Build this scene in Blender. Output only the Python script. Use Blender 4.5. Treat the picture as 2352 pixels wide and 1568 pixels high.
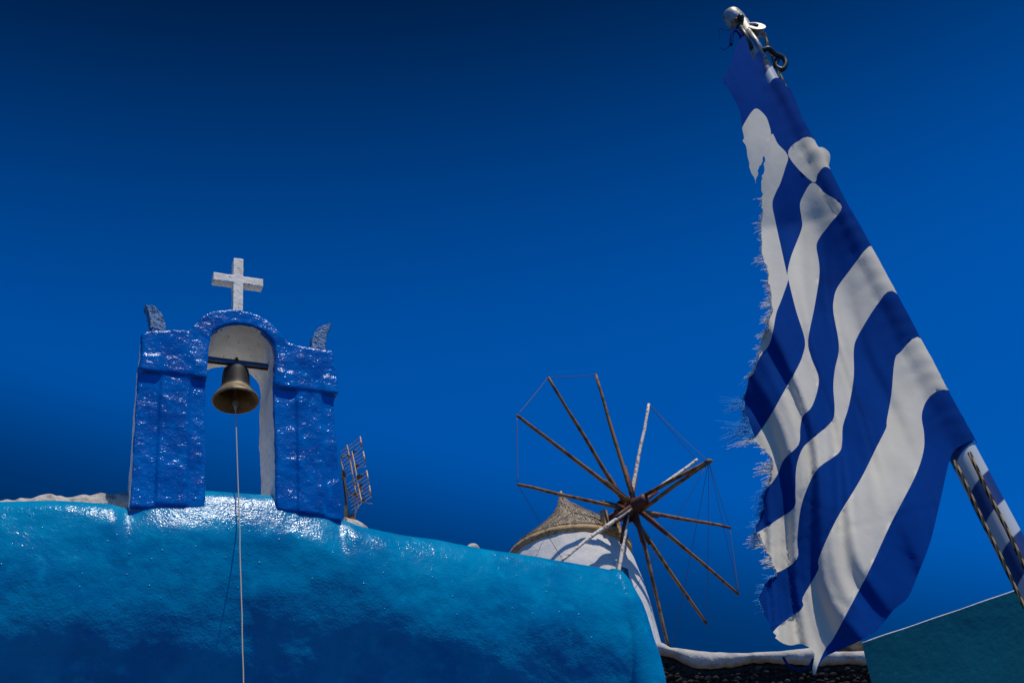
import bpy, bmesh, math, random
from mathutils import Vector, Matrix, noise
from mathutils.geometry import delaunay_2d_cdt

for o in list(bpy.data.objects):
    bpy.data.objects.remove(o)
random.seed(7)
R = math.radians
scene = bpy.context.scene
COL = scene.collection

# ------------------------------------------------------------------ camera
PW, PH, PF = 2352.0, 1568.0, 3566.0          # photo measuring grid, focal length in its pixels
PITCH, ROLL = R(35.46), R(6.57)
CAM = Vector((0, 0, 1.6))
FW = Vector((0, math.cos(PITCH), math.sin(PITCH)))
_up = Vector((0, -math.sin(PITCH), math.cos(PITCH)))
RI = math.cos(ROLL) * Vector((1, 0, 0)) - math.sin(ROLL) * _up
UP = math.sin(ROLL) * Vector((1, 0, 0)) + math.cos(ROLL) * _up
cd = bpy.data.cameras.new('camera')
cam = bpy.data.objects.new('camera', cd)
COL.objects.link(cam)
cd.sensor_width = 36.0
cd.lens = 36.0 * PF / PW
cd.clip_start, cd.clip_end = 0.05, 6000
cam.matrix_world = Matrix(((RI.x, UP.x, -FW.x, CAM.x), (RI.y, UP.y, -FW.y, CAM.y),
                           (RI.z, UP.z, -FW.z, CAM.z), (0, 0, 0, 1)))
scene.camera = cam
scene.render.resolution_x, scene.render.resolution_y = 1024, 682

# ------------------------------------------------------------------ sky, sun, exposure
SUN_EL, SUN_AZ = R(66), R(43)                # behind the camera, a little to the right
SUN = Vector((math.sin(SUN_AZ) * math.cos(SUN_EL), -math.cos(SUN_AZ) * math.cos(SUN_EL), math.sin(SUN_EL)))
world = bpy.data.worlds.new('World')
scene.world = world
world.use_nodes = True
nt = world.node_tree
nt.nodes.clear()
N = nt.nodes.new
wo = N('ShaderNodeOutputWorld'); bg = N('ShaderNodeBackground'); sky = N('ShaderNodeTexSky')
sky.sky_type = 'NISHITA'; sky.sun_disc = False
sky.sun_elevation = SUN_EL
sky.sun_rotation = math.atan2(SUN.x, SUN.y)
sky.altitude = 900; sky.air_density = 1.0; sky.dust_density = 0.15; sky.ozone_density = 3.5
# a polarising filter's deep blue: the clear sky darkens 90 degrees away from the sun
geo = N('ShaderNodeTexCoord')
dot = N('ShaderNodeVectorMath'); dot.operation = 'DOT_PRODUCT'; dot.inputs[1].default_value = SUN
sq = N('ShaderNodeMath'); sq.operation = 'MULTIPLY'
pol = N('ShaderNodeMapRange')
pol.inputs['From Min'].default_value = 0.012; pol.inputs['From Max'].default_value = 0.05
pol.inputs['To Min'].default_value = 0.30; pol.inputs['To Max'].default_value = 1.0; pol.interpolation_type = 'SMOOTHSTEP'
# and it deepens towards the zenith, where there is less air to look through
sep = N('ShaderNodeSeparateXYZ'); zen = N('ShaderNodeMapRange'); zen.interpolation_type = 'SMOOTHSTEP'
zen.inputs['From Min'].default_value = 0.55; zen.inputs['From Max'].default_value = 0.80
zen.inputs['To Min'].default_value = 1.0; zen.inputs['To Max'].default_value = 0.10
both = N('ShaderNodeMath'); both.operation = 'MULTIPLY'
tint = N('ShaderNodeMix'); tint.data_type = 'RGBA'; tint.blend_type = 'MULTIPLY'; tint.inputs[0].default_value = 1.0
tint.inputs[7].default_value = (0.0, 0.55, 1.32, 1)
tint2 = N('ShaderNodeVectorMath'); tint2.operation = 'SCALE'
L = nt.links.new
L(geo.outputs['Generated'], dot.inputs[0])
L(dot.outputs['Value'], sq.inputs[0]); L(dot.outputs['Value'], sq.inputs[1])
L(sq.outputs[0], pol.inputs['Value'])
L(sky.outputs[0], tint.inputs[6]); L(tint.outputs[2], tint2.inputs[0]); L(geo.outputs['Generated'], sep.inputs[0]); L(sep.outputs['Z'], zen.inputs['Value'])
L(pol.outputs[0], both.inputs[0]); L(zen.outputs[0], both.inputs[1]); L(both.outputs[0], tint2.inputs['Scale'])
L(tint2.outputs[0], bg.inputs['Color']); bg.inputs['Strength'].default_value = 0.1
L(bg.outputs[0], wo.inputs[0])
sd = bpy.data.lights.new('sun', 'SUN'); sd.energy = 3.0; sd.angle = R(0.53); sd.color = (1.0, 0.95, 0.85)
so = bpy.data.objects.new('sun', sd); COL.objects.link(so)
so.rotation_euler = SUN.to_track_quat('Z', 'Y').to_euler()
so.location = (5, -10, 30)
vs = scene.view_settings
vs.view_transform = 'Standard'; vs.look = 'None'; vs.gamma = 1.0; vs.exposure = 0.0; vs.use_curve_mapping = False

# ------------------------------------------------------------------ helpers
def ray(x, y):
    return FW + RI * ((x - PW / 2) / PF) + UP * ((PH / 2 - y) / PF)
def at(x, y, P0, n):                          # measured point on the real plane through P0 with normal n
    d = ray(x, y)
    return CAM + d * ((P0 - CAM).dot(n) / d.dot(n))
def proj(P):
    v = P - CAM
    d = v.dot(FW)
    return (PW / 2 + PF * v.dot(RI) / d, PH / 2 - PF * v.dot(UP) / d)

def props(o, label=None, cat=None, group=None, kind=None):
    for k, v in (('label', label), ('category', cat), ('group', group), ('kind', kind)):
        if v: o[k] = v
    return o
def empty(name, loc, label=None, cat=None, group=None):
    o = bpy.data.objects.new(name, None); COL.objects.link(o)
    o.location = loc; o.empty_display_size = 0.2
    return props(o, label, cat, group)
def obj(name, me, mats, parent=None, smooth=True):
    if isinstance(me, bmesh.types.BMesh):
        b = me; me = bpy.data.meshes.new(name); b.to_mesh(me); b.free()
    o = bpy.data.objects.new(name, me); COL.objects.link(o)
    if not isinstance(mats, (list, tuple)): mats = [mats]
    if not me.materials:
        for m in mats: me.materials.append(m)
    if smooth:
        me.polygons.foreach_set('use_smooth', [True] * len(me.polygons))
    if parent:
        o.parent = parent
        root = parent; off = Vector((0, 0, 0))
        while root: off += root.location; root = root.parent
        o.location = -off if parent.type == 'EMPTY' or parent.parent else -off
    return o
def mesh(name, vs_, fs):
    me = bpy.data.meshes.new(name); me.from_pydata([tuple(v) for v in vs_], [], fs); me.update()
    return me
def box(bm, c, ax, ay, az):                   # centre and three half-axes
    vs_ = [bm.verts.new(c + ax * i + ay * j + az * k) for k in (-1, 1) for j in (-1, 1) for i in (-1, 1)]
    for q in ((0, 2, 3, 1), (4, 5, 7, 6), (0, 1, 5, 4), (2, 6, 7, 3), (0, 4, 6, 2), (1, 3, 7, 5)):
        bm.faces.new([vs_[i] for i in q])
    return vs_
def bevel(bm, w, seg=2):
    bmesh.ops.bevel(bm, geom=bm.edges[:], offset=w, segments=seg, affect='EDGES', profile=0.6)
def catmull(pts, n=6, closed=False):
    out = []; m = len(pts); rng = m if closed else m - 1
    for i in range(rng):
        g = lambda k: Vector(pts[k % m]) if closed else Vector(pts[max(0, min(m - 1, k))])
        p0, p1, p2, p3 = g(i - 1), g(i), g(i + 1), g(i + 2)
        for j in range(n):
            t = j / n
            out.append(0.5 * (2 * p1 + (p2 - p0) * t + (2 * p0 - 5 * p1 + 4 * p2 - p3) * t * t + (3 * p1 - p0 - 3 * p2 + p3) * t ** 3))
    if not closed: out.append(Vector(pts[-1]))
    return out
def tube_data(path, rad, seg=8, wob=0.0, caps=True):
    n = len(path); vs_ = []; fs = []; al = []
    rr = rad if isinstance(rad, (list, tuple)) else [rad] * n
    length = 0; ref = None
    for i, p in enumerate(path):
        t = (path[min(i + 1, n - 1)] - path[max(i - 1, 0)]).normalized()
        if ref is None: ref = t.orthogonal().normalized()
        ref = (ref - t * ref.dot(t)).normalized(); b = t.cross(ref)
        if i: length += (p - path[i - 1]).length
        for k in range(seg):
            a = 2 * math.pi * k / seg
            w = 1 + (wob * noise.noise(Vector((p.x * 9 + k * 3.1, p.y * 9, p.z * 9))) if wob else 0)
            vs_.append(p + (ref * math.cos(a) + b * math.sin(a)) * rr[i] * w); al.append((length, k / seg))
    for i in range(n - 1):
        for k in range(seg):
            fs.append((i * seg + k, i * seg + (k + 1) % seg, (i + 1) * seg + (k + 1) % seg, (i + 1) * seg + k))
    if caps:
        fs.append(tuple(range(seg))[::-1]); fs.append(tuple((n - 1) * seg + k for k in range(seg)))
    return vs_, fs, al
def tube(name, path, rad, mat, parent=None, seg=8, wob=0.0):
    path = [Vector(p) for p in path]
    v, f, al = tube_data(path, rad, seg, wob)
    me = mesh(name, v, f)
    a = me.attributes.new('along', 'FLOAT', 'POINT'); a.data.foreach_set('value', [q[0] for q in al])
    a = me.attributes.new('turn', 'FLOAT', 'POINT'); a.data.foreach_set('value', [q[1] for q in al])
    return obj(name, me, mat, parent)
def lathe(name, prof, c, mat, parent=None, seg=48, axis=None, wob=0.0):
    q = (axis or Vector((0, 0, 1))).to_track_quat('Z', 'Y')
    vs_ = []; fs = []
    for i, (r, z) in enumerate(prof):
        for k in range(seg):
            a = 2 * math.pi * k / seg
            p = Vector((r * math.cos(a), r * math.sin(a), z))
            if wob: p += Vector((math.cos(a), math.sin(a), 0)) * wob * noise.noise(p * 2.3 + c)
            vs_.append(c + q @ p)
    for i in range(len(prof) - 1):
        for k in range(seg):
            fs.append((i * seg + k, i * seg + (k + 1) % seg, (i + 1) * seg + (k + 1) % seg, (i + 1) * seg + k))
    return obj(name, mesh(name, vs_, fs), mat, parent)
def fbm(p, oct=3):
    return noise.fractal(p, 1.0, 2.0, oct)
def remesh(me, size, smooth_it=3):
    o = bpy.data.objects.new('tmp', me); COL.objects.link(o)
    m = o.modifiers.new('r', 'REMESH'); m.mode = 'VOXEL'; m.voxel_size = size
    s = o.modifiers.new('s', 'SMOOTH'); s.factor = 0.5; s.iterations = smooth_it
    dg = bpy.context.evaluated_depsgraph_get()
    out = bpy.data.meshes.new_from_object(o.evaluated_get(dg))
    bpy.data.objects.remove(o)
    return out
def displace(me, fn):
    nor = [v.normal.copy() for v in me.vertices]
    for v, n_ in zip(me.vertices, nor):
        v.co = v.co + n_ * fn(v.co)
    me.update()

# ------------------------------------------------------------------ materials
def mat(name, base, rough=0.6, bumps=(), var=None, spec=0.5, metal=0.0, speck=None, coat=0.0, rvar=None):
    """bumps: (scale, detail, strength, distance); var: (colour2, scale, lo, hi); speck: (colour, scale, lo, hi)"""
    m = bpy.data.materials.new(name); m.use_nodes = True
    t = m.node_tree; b = t.nodes['Principled BSDF']; lk = t.links.new
    b.inputs['Base Color'].default_value = (*base, 1); b.inputs['Roughness'].default_value = rough
    b.inputs['Specular IOR Level'].default_value = spec; b.inputs['Metallic'].default_value = metal
    b.inputs['Coat Weight'].default_value = coat; b.inputs['Coat Roughness'].default_value = 0.12
    tc = t.nodes.new('ShaderNodeTexCoord')
    col = None
    def ramp(src, lo, hi):
        r = t.nodes.new('ShaderNodeMapRange'); r.interpolation_type = 'SMOOTHSTEP'
        r.inputs['From Min'].default_value = lo; r.inputs['From Max'].default_value = hi
        lk(src, r.inputs['Value']); return r.outputs[0]
    def nz(scale, det=4.0, rg=0.55, w=None):
        n_ = t.nodes.new('ShaderNodeTexNoise'); n_.inputs['Scale'].default_value = scale
        n_.inputs['Detail'].default_value = det; n_.inputs['Roughness'].default_value = rg
        lk(tc.outputs['Object'], n_.inputs['Vector']); return n_.outputs['Fac']
    def mix(fac, c1, c2):
        x = t.nodes.new('ShaderNodeMix'); x.data_type = 'RGBA'; lk(fac, x.inputs[0])
        if isinstance(c1, tuple): x.inputs[6].default_value = (*c1, 1)
        else: lk(c1, x.inputs[6])
        x.inputs[7].default_value = (*c2, 1); return x.outputs[2]
    if var:
        vv = var if isinstance(var, list) else [var]
        for c2, s, lo, hi in vv:
            col = mix(ramp(nz(s, 6), lo, hi), col if col is not None else tuple(base), c2)
    if speck:
        c2, s, lo, hi = speck
        col = mix(ramp(nz(s, 2, 0.4), lo, hi), col if col is not None else tuple(base), c2)
    if col is not None: lk(col, b.inputs['Base Color'])
    if rvar:
        s, lo, hi = rvar
        r = t.nodes.new('ShaderNodeMapRange'); r.inputs['From Min'].default_value = 0.3; r.inputs['From Max'].default_value = 0.7
        r.inputs['To Min'].default_value = lo; r.inputs['To Max'].default_value = hi
        lk(nz(s, 3), r.inputs['Value']); lk(r.outputs[0], b.inputs['Roughness'])
    prev = None
    for s, det, st, dist in bumps:
        bp = t.nodes.new('ShaderNodeBump'); bp.inputs['Strength'].default_value = st; bp.inputs['Distance'].default_value = dist
        lk(nz(s, det), bp.inputs['Height'])
        if prev is not None: lk(prev, bp.inputs['Normal'])
        prev = bp.outputs[0]
    if prev is not None: lk(prev, b.inputs['Normal'])
    return m
def stripes_mat(name, ca, cb, freq, twist=0.0, rough=0.7, duty=0.5, edge=0.03, spec=0.3, phase=0.0):
    m = mat(name, ca, rough, spec=spec)
    t = m.node_tree; b = t.nodes['Principled BSDF']; lk = t.links.new
    al = t.nodes.new('ShaderNodeAttribute'); al.attribute_name = 'along'
    tu = t.nodes.new('ShaderNodeAttribute'); tu.attribute_name = 'turn'
    a = t.nodes.new('ShaderNodeMath'); a.operation = 'MULTIPLY_ADD'; a.inputs[1].default_value = freq
    c = t.nodes.new('ShaderNodeMath'); c.operation = 'MULTIPLY'; c.inputs[1].default_value = twist
    c.operation = 'MULTIPLY_ADD'; c.inputs[2].default_value = phase
    lk(tu.outputs['Fac'], c.inputs[0]); lk(al.outputs['Fac'], a.inputs[0]); lk(c.outputs[0], a.inputs[2])
    # triangle wave so that the seam never shows
    w = t.nodes.new('ShaderNodeMath'); w.operation = 'PINGPONG'; w.inputs[1].default_value = 0.5
    lk(a.outputs[0], w.inputs[0])
    r = t.nodes.new('ShaderNodeMapRange'); r.inputs['From Min'].default_value = duty / 2 - edge; r.inputs['From Max'].default_value = duty / 2 + edge
    lk(w.outputs[0], r.inputs['Value'])
    x = t.nodes.new('ShaderNodeMix'); x.data_type = 'RGBA'
    x.inputs[6].default_value = (*ca, 1); x.inputs[7].default_value = (*cb, 1)
    lk(r.outputs[0], x.inputs[0]); lk(x.outputs[2], b.inputs['Base Color'])
    return m
def cloth_mat(name, base, trans, var):
    m = mat(name, base, 0.85, bumps=((220, 2, 0.2, 0.002), (13, 2, 0.12, 0.02)), var=var, spec=0.04)
    t = m.node_tree; b = t.nodes['Principled BSDF']; lk = t.links.new
    tr = t.nodes.new('ShaderNodeBsdfTranslucent'); tr.inputs['Color'].default_value = (*trans, 1)
    mx = t.nodes.new('ShaderNodeMixShader'); mx.inputs[0].default_value = 0.25
    lk(b.outputs[0], mx.inputs[1]); lk(tr.outputs[0], mx.inputs[2])
    lk(mx.outputs[0], t.nodes['Material Output'].inputs['Surface'])
    return m

M = {}
M['azure'] = mat('azure_enamel', (0.0, 0.28, 0.50), 0.2, bumps=((2.2, 3, 0.15, 0.12), (9, 2, 0.12, 0.04), (46, 2, 0.45, 0.009)), spec=0.15,
                 var=[((0.0, 0.20, 0.42), 1.3, 0.4, 0.65), ((0.0, 0.33, 0.55), 7, 0.5, 0.75)], rvar=(5, 0.13, 0.25))
M['cobalt'] = mat('cobalt_enamel', (0.0, 0.14, 0.50), 0.1, bumps=((8, 2, 0.2, 0.05), (46, 2, 0.55, 0.010)), spec=0.17,
                  var=[((0.0, 0.09, 0.38), 3, 0.4, 0.65), ((0.0, 0.20, 0.58), 9, 0.52, 0.8)], rvar=(6, 0.12, 0.24))
def add_blobs(m, scale, size, dist):                  # dried drips and grit under the enamel
    t = m.node_tree; b = t.nodes['Principled BSDF']; lk = t.links.new
    tc = t.nodes.new('ShaderNodeTexCoord'); vo = t.nodes.new('ShaderNodeTexVoronoi'); vo.inputs['Scale'].default_value = scale
    lk(tc.outputs['Object'], vo.inputs['Vector'])
    r = t.nodes.new('ShaderNodeMapRange'); r.interpolation_type = 'SMOOTHSTEP'
    r.inputs['From Min'].default_value = 0.0; r.inputs['From Max'].default_value = size; r.inputs['To Min'].default_value = 1.0; r.inputs['To Max'].default_value = 0.0
    lk(vo.outputs['Distance'], r.inputs['Value'])
    sx = t.nodes.new('ShaderNodeSeparateColor'); lk(vo.outputs['Color'], sx.inputs[0])
    g = t.nodes.new('ShaderNodeMath'); g.operation = 'GREATER_THAN'; g.inputs[1].default_value = 0.55; lk(sx.outputs[0], g.inputs[0])
    k = t.nodes.new('ShaderNodeMath'); k.operation = 'MULTIPLY'; lk(r.outputs[0], k.inputs[0]); lk(g.outputs[0], k.inputs[1])
    bp = t.nodes.new('ShaderNodeBump'); bp.inputs['Strength'].default_value = 0.8; bp.inputs['Distance'].default_value = dist
    lk(k.outputs[0], bp.inputs['Height'])
    old = b.inputs['Normal'].links[0].from_socket; lk(old, bp.inputs['Normal']); lk(bp.outputs[0], b.inputs['Normal'])
add_blobs(M['azure'], 11, 0.16, 0.008)
M['lime'] = mat('whitewash', (0.88, 0.84, 0.76), 0.85, bumps=((9, 4, 0.4, 0.03), (50, 4, 0.4, 0.008)),
                var=((0.74, 0.70, 0.62), 4, 0.5, 0.75), speck=((0.30, 0.19, 0.11), 26, 0.68, 0.74))
M['millwhite'] = mat('mill_whitewash', (0.82, 0.77, 0.69), 0.85, bumps=((2.5, 4, 0.4, 0.1), (14, 4, 0.3, 0.02)),
                     var=((0.64, 0.60, 0.54), 1.2, 0.45, 0.75))
M['crossw'] = mat('cross_plaster', (0.90, 0.82, 0.69), 0.75, bumps=((30, 4, 0.5, 0.01),), var=((0.70, 0.58, 0.42), 7, 0.5, 0.75),
                  speck=((0.12, 0.08, 0.05), 38, 0.66, 0.70))
M['finial'] = mat('weathered_blue_stone', (0.03, 0.18, 0.40), 0.4, bumps=((40, 4, 1.0, 0.03), (14, 3, 0.7, 0.04)),
                  var=[((0.01, 0.06, 0.16), 22, 0.52, 0.64), ((0.04, 0.28, 0.5), 30, 0.58, 0.72)])
M['bronze_shade'] = mat('shaded_bronze', (0.016, 0.013, 0.01), 0.6, metal=0.2, bumps=((60, 3, 0.2, 0.004),), var=((0.03, 0.02, 0.012), 9, 0.45, 0.7))  # bronze darkened to stand for the arch's shade on the bell
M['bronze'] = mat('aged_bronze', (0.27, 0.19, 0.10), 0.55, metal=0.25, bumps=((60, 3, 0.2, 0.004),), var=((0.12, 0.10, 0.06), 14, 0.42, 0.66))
M['bronze_in'] = mat('bronze_inside', (0.20, 0.11, 0.03), 0.55, metal=0.3, var=((0.10, 0.06, 0.02), 7, 0.4, 0.7))
M['rust'] = mat('rusty_steel', (0.20, 0.085, 0.03), 0.7, bumps=((60, 4, 0.5, 0.004),), var=((0.10, 0.04, 0.02), 20, 0.45, 0.65))
M['bluesteel'] = mat('blue_painted_steel', (0.01, 0.09, 0.2), 0.4, var=((0.15, 0.06, 0.02), 14, 0.55, 0.7))
M['rope'] = stripes_mat('twisted_cream_rope', (0.55, 0.48, 0.36), (0.40, 0.34, 0.24), 30, 1.0, 0.9)
M['halyard'] = stripes_mat('black_tan_rope', (0.015, 0.014, 0.012), (0.42, 0.30, 0.14), 26, 1.0, 0.8, 0.5, 0.06)
M['ant'] = mat('weathered_aluminium', (0.50, 0.38, 0.26), 0.45, metal=0.35, var=((0.28, 0.13, 0.05), 18, 0.5, 0.66))
M['antbox'] = mat('brown_plastic', (0.05, 0.032, 0.02), 0.5)
M['galv'] = mat('galvanised_plate', (0.35, 0.29, 0.16), 0.5, metal=0.3, var=((0.15, 0.08, 0.03), 14, 0.5, 0.7))
M['wood'] = mat('grey_brown_wood', (0.32, 0.165, 0.05), 0.75, bumps=((30, 4, 0.4, 0.01),), var=((0.06, 0.035, 0.018), 3.5, 0.42, 0.68))
M['woodp'] = mat('peeling_white_pole', (0.74, 0.66, 0.54), 0.75, bumps=((30, 4, 0.4, 0.01),), var=((0.22, 0.10, 0.06), 9, 0.5, 0.64))
M['woodl'] = mat('pale_eave_wood', (0.58, 0.38, 0.17), 0.75, bumps=((12, 4, 0.5, 0.03),), var=((0.25, 0.14, 0.06), 5, 0.45, 0.7))
M['red'] = mat('faded_red_paint', (0.13, 0.025, 0.016), 0.6, bumps=((20, 4, 0.4, 0.01),), var=((0.06, 0.025, 0.02), 5, 0.42, 0.62))
M['thatch'] = mat('thatch', (0.40, 0.33, 0.25), 0.95, bumps=((8, 5, 0.9, 0.08), (30, 5, 0.8, 0.04)), var=[((0.10, 0.07, 0.045), 6, 0.45, 0.65), ((0.42, 0.34, 0.25), 11, 0.55, 0.75)])
M['straw'] = mat('straw', (0.50, 0.41, 0.30), 0.9, var=((0.32, 0.25, 0.17), 12, 0.42, 0.62))
M['wire'] = mat('thin_wire', (0.10, 0.09, 0.08), 0.6)
M['glass'] = mat('dark_window_glass', (0.05, 0.07, 0.07), 0.15)
M['flagw'] = cloth_mat('white_flag_cloth', (0.90, 0.82, 0.66), (0.88, 0.80, 0.64), ((0.80, 0.72, 0.57), 5, 0.45, 0.75))
M['flagb'] = cloth_mat('blue_flag_cloth', (0.0, 0.05, 0.27), (0.0, 0.09, 0.46), ((0.0, 0.035, 0.20), 6, 0.45, 0.75))
M['threadw'] = cloth_mat('white_thread', (0.93, 0.92, 0.88), (0.93, 0.92, 0.88), None)
M['threadb'] = cloth_mat('blue_thread', (0.12, 0.48, 0.95), (0.12, 0.48, 0.95), None)
M['pole'] = stripes_mat('blue_white_spiral_paint', (0.012, 0.045, 0.19), (0.60, 0.63, 0.63), 1 / 0.164, -0.75, 0.4, 0.5, 0.012, 0.5, 0.17)
M['steel'] = mat('dull_metal', (0.42, 0.42, 0.40), 0.5, metal=0.5, bumps=((90, 3, 0.4, 0.002),), var=((0.20, 0.15, 0.10), 40, 0.5, 0.68))
M['darksteel'] = mat('dark_metal', (0.04, 0.045, 0.05), 0.4, metal=0.6)
M['teal'] = mat('teal_wall_paint', (0.002, 0.17, 0.21), 0.8, spec=0.15, bumps=((3, 4, 0.15, 0.08), (30, 4, 0.15, 0.01)), var=[((0.002, 0.14, 0.175), 1.5, 0.4, 0.7)],
                speck=((0.004, 0.20, 0.25), 18, 0.66, 0.72))
M['plaster'] = mat('old_white_plaster', (0.58, 0.52, 0.45), 0.9, bumps=((4, 5, 0.6, 0.1), (25, 4, 0.4, 0.02)), var=((0.36, 0.32, 0.29), 3, 0.45, 0.72))
M['ridge'] = mat('rough_lime_mortar', (0.60, 0.54, 0.46), 0.95, bumps=((18, 5, 0.8, 0.04), (60, 4, 0.6, 0.01)), var=((0.34, 0.27, 0.2), 9, 0.45, 0.7))
M['rock'] = mat('dark_volcanic_rock', (0.055, 0.042, 0.03), 0.9, bumps=((6, 5, 0.9, 0.1), (30, 5, 0.6, 0.02)), var=[((0.02, 0.016, 0.012), 4, 0.42, 0.62), ((0.11, 0.085, 0.06), 8, 0.56, 0.74)])
M['rockl'] = mat('pale_volcanic_rock', (0.17, 0.14, 0.11), 0.9, bumps=((6, 5, 0.9, 0.1),), var=((0.06, 0.045, 0.03), 6, 0.42, 0.66))
M['ground'] = mat('dusty_ground', (0.075, 0.066, 0.055), 0.95, bumps=((3, 5, 0.4, 0.05),), var=((0.05, 0.045, 0.036), 0.7, 0.4, 0.7))
M['hill'] = mat('dry_hillside', (0.14, 0.11, 0.075), 0.95, bumps=((0.8, 6, 0.7, 0.5),), var=((0.07, 0.065, 0.035), 0.35, 0.42, 0.66))

# ------------------------------------------------------------------ the setting
def make_ground():
    vs_ = [(-2500, -2500, 0), (2500, -2500, 0), (2500, 2500, 0), (-2500, 2500, 0)]
    props(obj('ground', mesh('ground', vs_, [(0, 1, 2, 3)]), M['ground'], smooth=False), kind='structure')
    # hillside that carries the windmill, behind the church
    vs_ = []; fs = []; nx, ny = 60, 60
    for j in range(ny + 1):
        for i in range(nx + 1):
            x = -70 + 140 * i / nx; y = 24 + 76 * j / ny
            k = min(1, max(0, (y - 25) / 13)); k = k * k * (3 - 2 * k)
            e = min(1, max(0, (70 - abs(x)) / 35)) * min(1, max(0, (100 - y) / 30))
            z = 12.8 * k * e + 0.5 * fbm(Vector((x * .12, y * .12, 3)), 4) * k * e - 0.3
            vs_.append((x, y, z))
    for j in range(ny):
        for i in range(nx):
            a = j * (nx + 1) + i; fs.append((a, a + 1, a + nx + 2, a + nx + 1))
    props(obj('hillside', mesh('hillside', vs_, fs), M['hill']), kind='structure')
make_ground()

# ------------------------------------------------------------------ church facade (azure wall)
T0 = CAM + ray(545, 1165).normalized() * 15.0        # foot of the bell tower
YAW = R(24)
TT = Vector((math.cos(YAW), math.sin(YAW), 0)); TN = Vector((math.sin(YAW), -math.cos(YAW), 0))
ZU = Vector((0, 0, 1))
def st(x, y, off=0.0):                                # along / up on the tower's front plane
    P = at(x, y, T0 + TN * off, TN) - T0
    return P.dot(TT), P.z
def smooth01(a, b, x):
    k = min(1, max(0, (x - a) / (b - a))); return k * k * (3 - 2 * k)

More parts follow.
